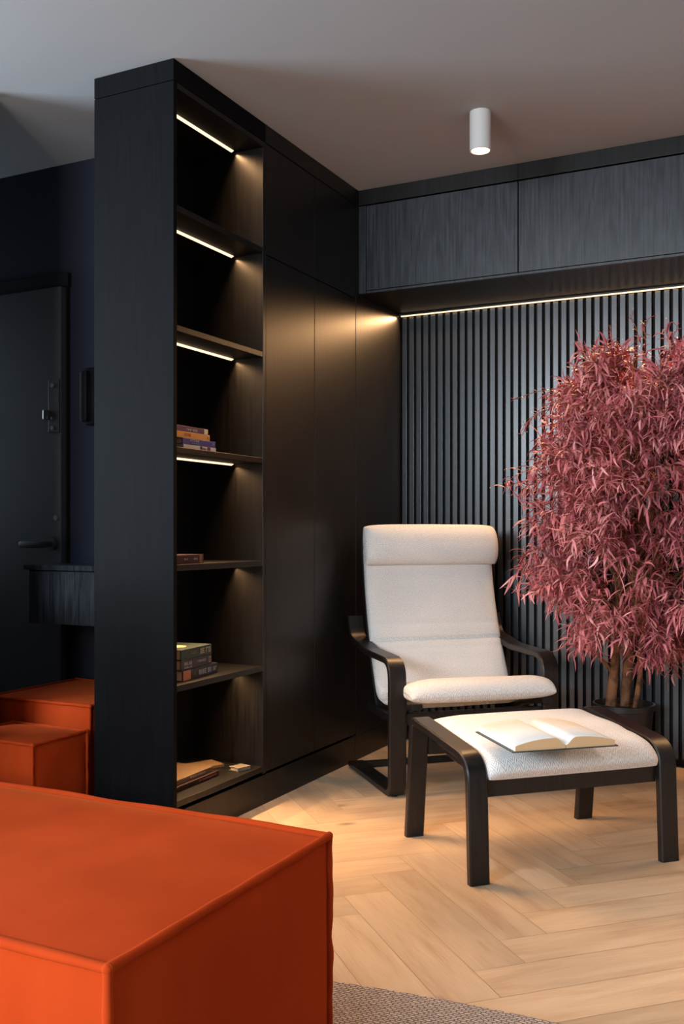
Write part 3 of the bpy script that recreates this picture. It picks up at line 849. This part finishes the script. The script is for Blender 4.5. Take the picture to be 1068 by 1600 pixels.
    def twig(p, d, L, nl, sz=1.0, droop=.30, tb=.5):
        d = d.normalized(); q = Vector(p); steps = 7; dirv = d.copy(); pts = [q.copy()]
        for i in range(steps):
            dirv = (dirv+Vector((rnd.uniform(-.12, .12), rnd.uniform(-.12, .12), -.10+rnd.uniform(-.06, .06)))).normalized()
            q = q+dirv*(L/steps); pts.append(q.copy())
        for k in range(nl):
            t = (k+.5)/nl; i = min(steps-1, int(t*steps)); o = pts[i].lerp(pts[i+1], t*steps-i)
            td = (pts[i+1]-pts[i]).normalized()
            rv = Vector((rnd.gauss(0, 1), rnd.gauss(0, 1), rnd.gauss(0, 1))); rv -= td*rv.dot(td); rv.normalize()
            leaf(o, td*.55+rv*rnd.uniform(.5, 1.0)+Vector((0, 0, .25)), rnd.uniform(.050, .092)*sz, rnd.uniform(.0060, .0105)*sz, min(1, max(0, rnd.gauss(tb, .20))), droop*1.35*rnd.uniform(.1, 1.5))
        return pts
    tw = bmesh.new()
    # crown silhouette radius by height
    prof = [(.50, .10), (.60, .32), (.72, .41), (.85, .44), (.98, .41), (1.10, .44), (1.20, .44), (1.32, .38), (1.45, .38), (1.56, .31), (1.64, .20), (1.70, .08)]
    def rad(z):
        for (a, b_), (c, d_) in zip(prof[:-1], prof[1:]):
            if a <= z <= c: return b_+(d_-b_)*(z-a)/(c-a)
        return .05
    for ci in range(205):
        while True:
            zz = rnd.uniform(.56, 1.66); rm = rad(zz)
            if rnd.random() < rm/.44: break
        a = rnd.uniform(0, 2*PI); k_ = math.sqrt(rnd.uniform(.10, 1)); rr_ = rm*k_*.88
        o = Vector((cc.x+rr_*math.cos(a), cc.y+rr_*math.sin(a), zz))
        if o.y+by > 4.20: continue
        out0 = Vector((math.cos(a), math.sin(a), rnd.uniform(-.25, .55)+.9*(zz-1.1))).normalized()
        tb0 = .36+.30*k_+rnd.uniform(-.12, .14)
        for q_ in range(10):
            oo = o+Vector((rnd.gauss(0, .028), rnd.gauss(0, .028), rnd.gauss(0, .028)))
            out = (out0+Vector((rnd.gauss(0, .5), rnd.gauss(0, .5), rnd.gauss(0, .4)))).normalized()
            L = rnd.uniform(.07, .15)
            if oo.y+by+L*out.y > 4.24: out.y = min(0, out.y)
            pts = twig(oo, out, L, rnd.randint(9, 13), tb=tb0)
            tube(tw, pts, .0011, n=4)
    # thin sprigs sticking out at the top and upper left
    for (x, y, z, dx, dy, dz, L) in ((-.74, 3.93, 1.60, -.1, 0, 1, .22), (-.70, 3.90, 1.60, .1, 0, 1, .24), (-.64, 3.9, 1.62, .0, -.1, 1, .20), (-.58, 3.9, 1.60, .2, 0, 1, .20), (-.52, 3.92, 1.58, .1, 0, 1, .22), (-.66, 3.95, 1.62, -.1, 0, 1, .24),
                                     (-.88, 3.85, 1.56, -1, -.35, .25, .26), (-.90, 3.84, 1.52, -1, -.4, -.05, .24), (-1.0, 3.80, 1.50, -.9, -.4, -.5, .16), (-.45, 3.9, 1.55, .4, 0, 1, .2)):
        p = Vector((x-bx, y-by, z))
        d = Vector((dx, dy, dz)); pts = twig(p, d, L, 22, sz=.5, droop=.1, tb=.5); tube(tw, pts, .0012, n=4)
    for v in list(bm.verts):
        if v.co.y+by > 4.345: v.co.y = 4.345-by
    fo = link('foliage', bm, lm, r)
    link('twigs', tw, bark, fo)
build_tree()

# ------------------------------------------------------------------ rug
def build_rug():
    m, nt, b = newmat('grey_woven_rug')
    tc = N(nt, 'ShaderNodeTexCoord'); br = N(nt, 'ShaderNodeTexBrick')
    br.inputs['Scale'].default_value = 26; br.inputs['Color1'].default_value = (.52, .45, .40, 1); br.inputs['Color2'].default_value = (.43, .37, .33, 1)
    br.inputs['Mortar'].default_value = (.17, .14, .125, 1); br.inputs['Mortar Size'].default_value = .045; br.inputs['Mortar Smooth'].default_value = .8; br.inputs['Brick Width'].default_value = .42; br.inputs['Row Height'].default_value = .2
    no = N(nt, 'ShaderNodeTexNoise'); no.inputs['Scale'].default_value = 60
    nt.links.new(tc.outputs['Object'], no.inputs[0])
    mp = N(nt, 'ShaderNodeVectorMath', operation='MULTIPLY_ADD'); mp.inputs[1].default_value = (.01, .01, 0)
    nt.links.new(no.outputs['Color'], mp.inputs[0]); nt.links.new(tc.outputs['Object'], mp.inputs[2]); nt.links.new(mp.outputs[0], br.inputs['Vector'])
    nt.links.new(br.outputs['Color'], b.inputs['Base Color']); b.inputs['Roughness'].default_value = .95
    bp = N(nt, 'ShaderNodeBump'); bp.inputs['Strength'].default_value = .9; bp.inputs['Distance'].default_value = .004; bp.invert = True
    nt.links.new(br.outputs['Fac'], bp.inputs['Height']); nt.links.new(bp.outputs['Normal'], b.inputs['Normal'])
    bm = bmesh.new(); n = 160; a_, b_ = 1.9, 1.1; rings = []
    for k, z in ((1.0, .0005), (1.0, .006), (.997, .009), (.90, .009)):
        rings.append([bm.verts.new((a_*k*math.cos(2*PI*i/n), b_*k*math.sin(2*PI*i/n), z)) for i in range(n)])
    for p, q in zip(rings[:-1], rings[1:]):
        for i in range(n): bm.faces.new((p[i], p[(i+1)%n], q[(i+1)%n], q[i]))
    bm.faces.new(rings[-1]); bm.faces.new(list(reversed(rings[0])))
    o = link('rug', bm, m, label='rounded grey-beige woven rug on the oak floor beside the orange ottoman', cat='rug')
    o.location = (-.50, .877, 0)
build_rug()
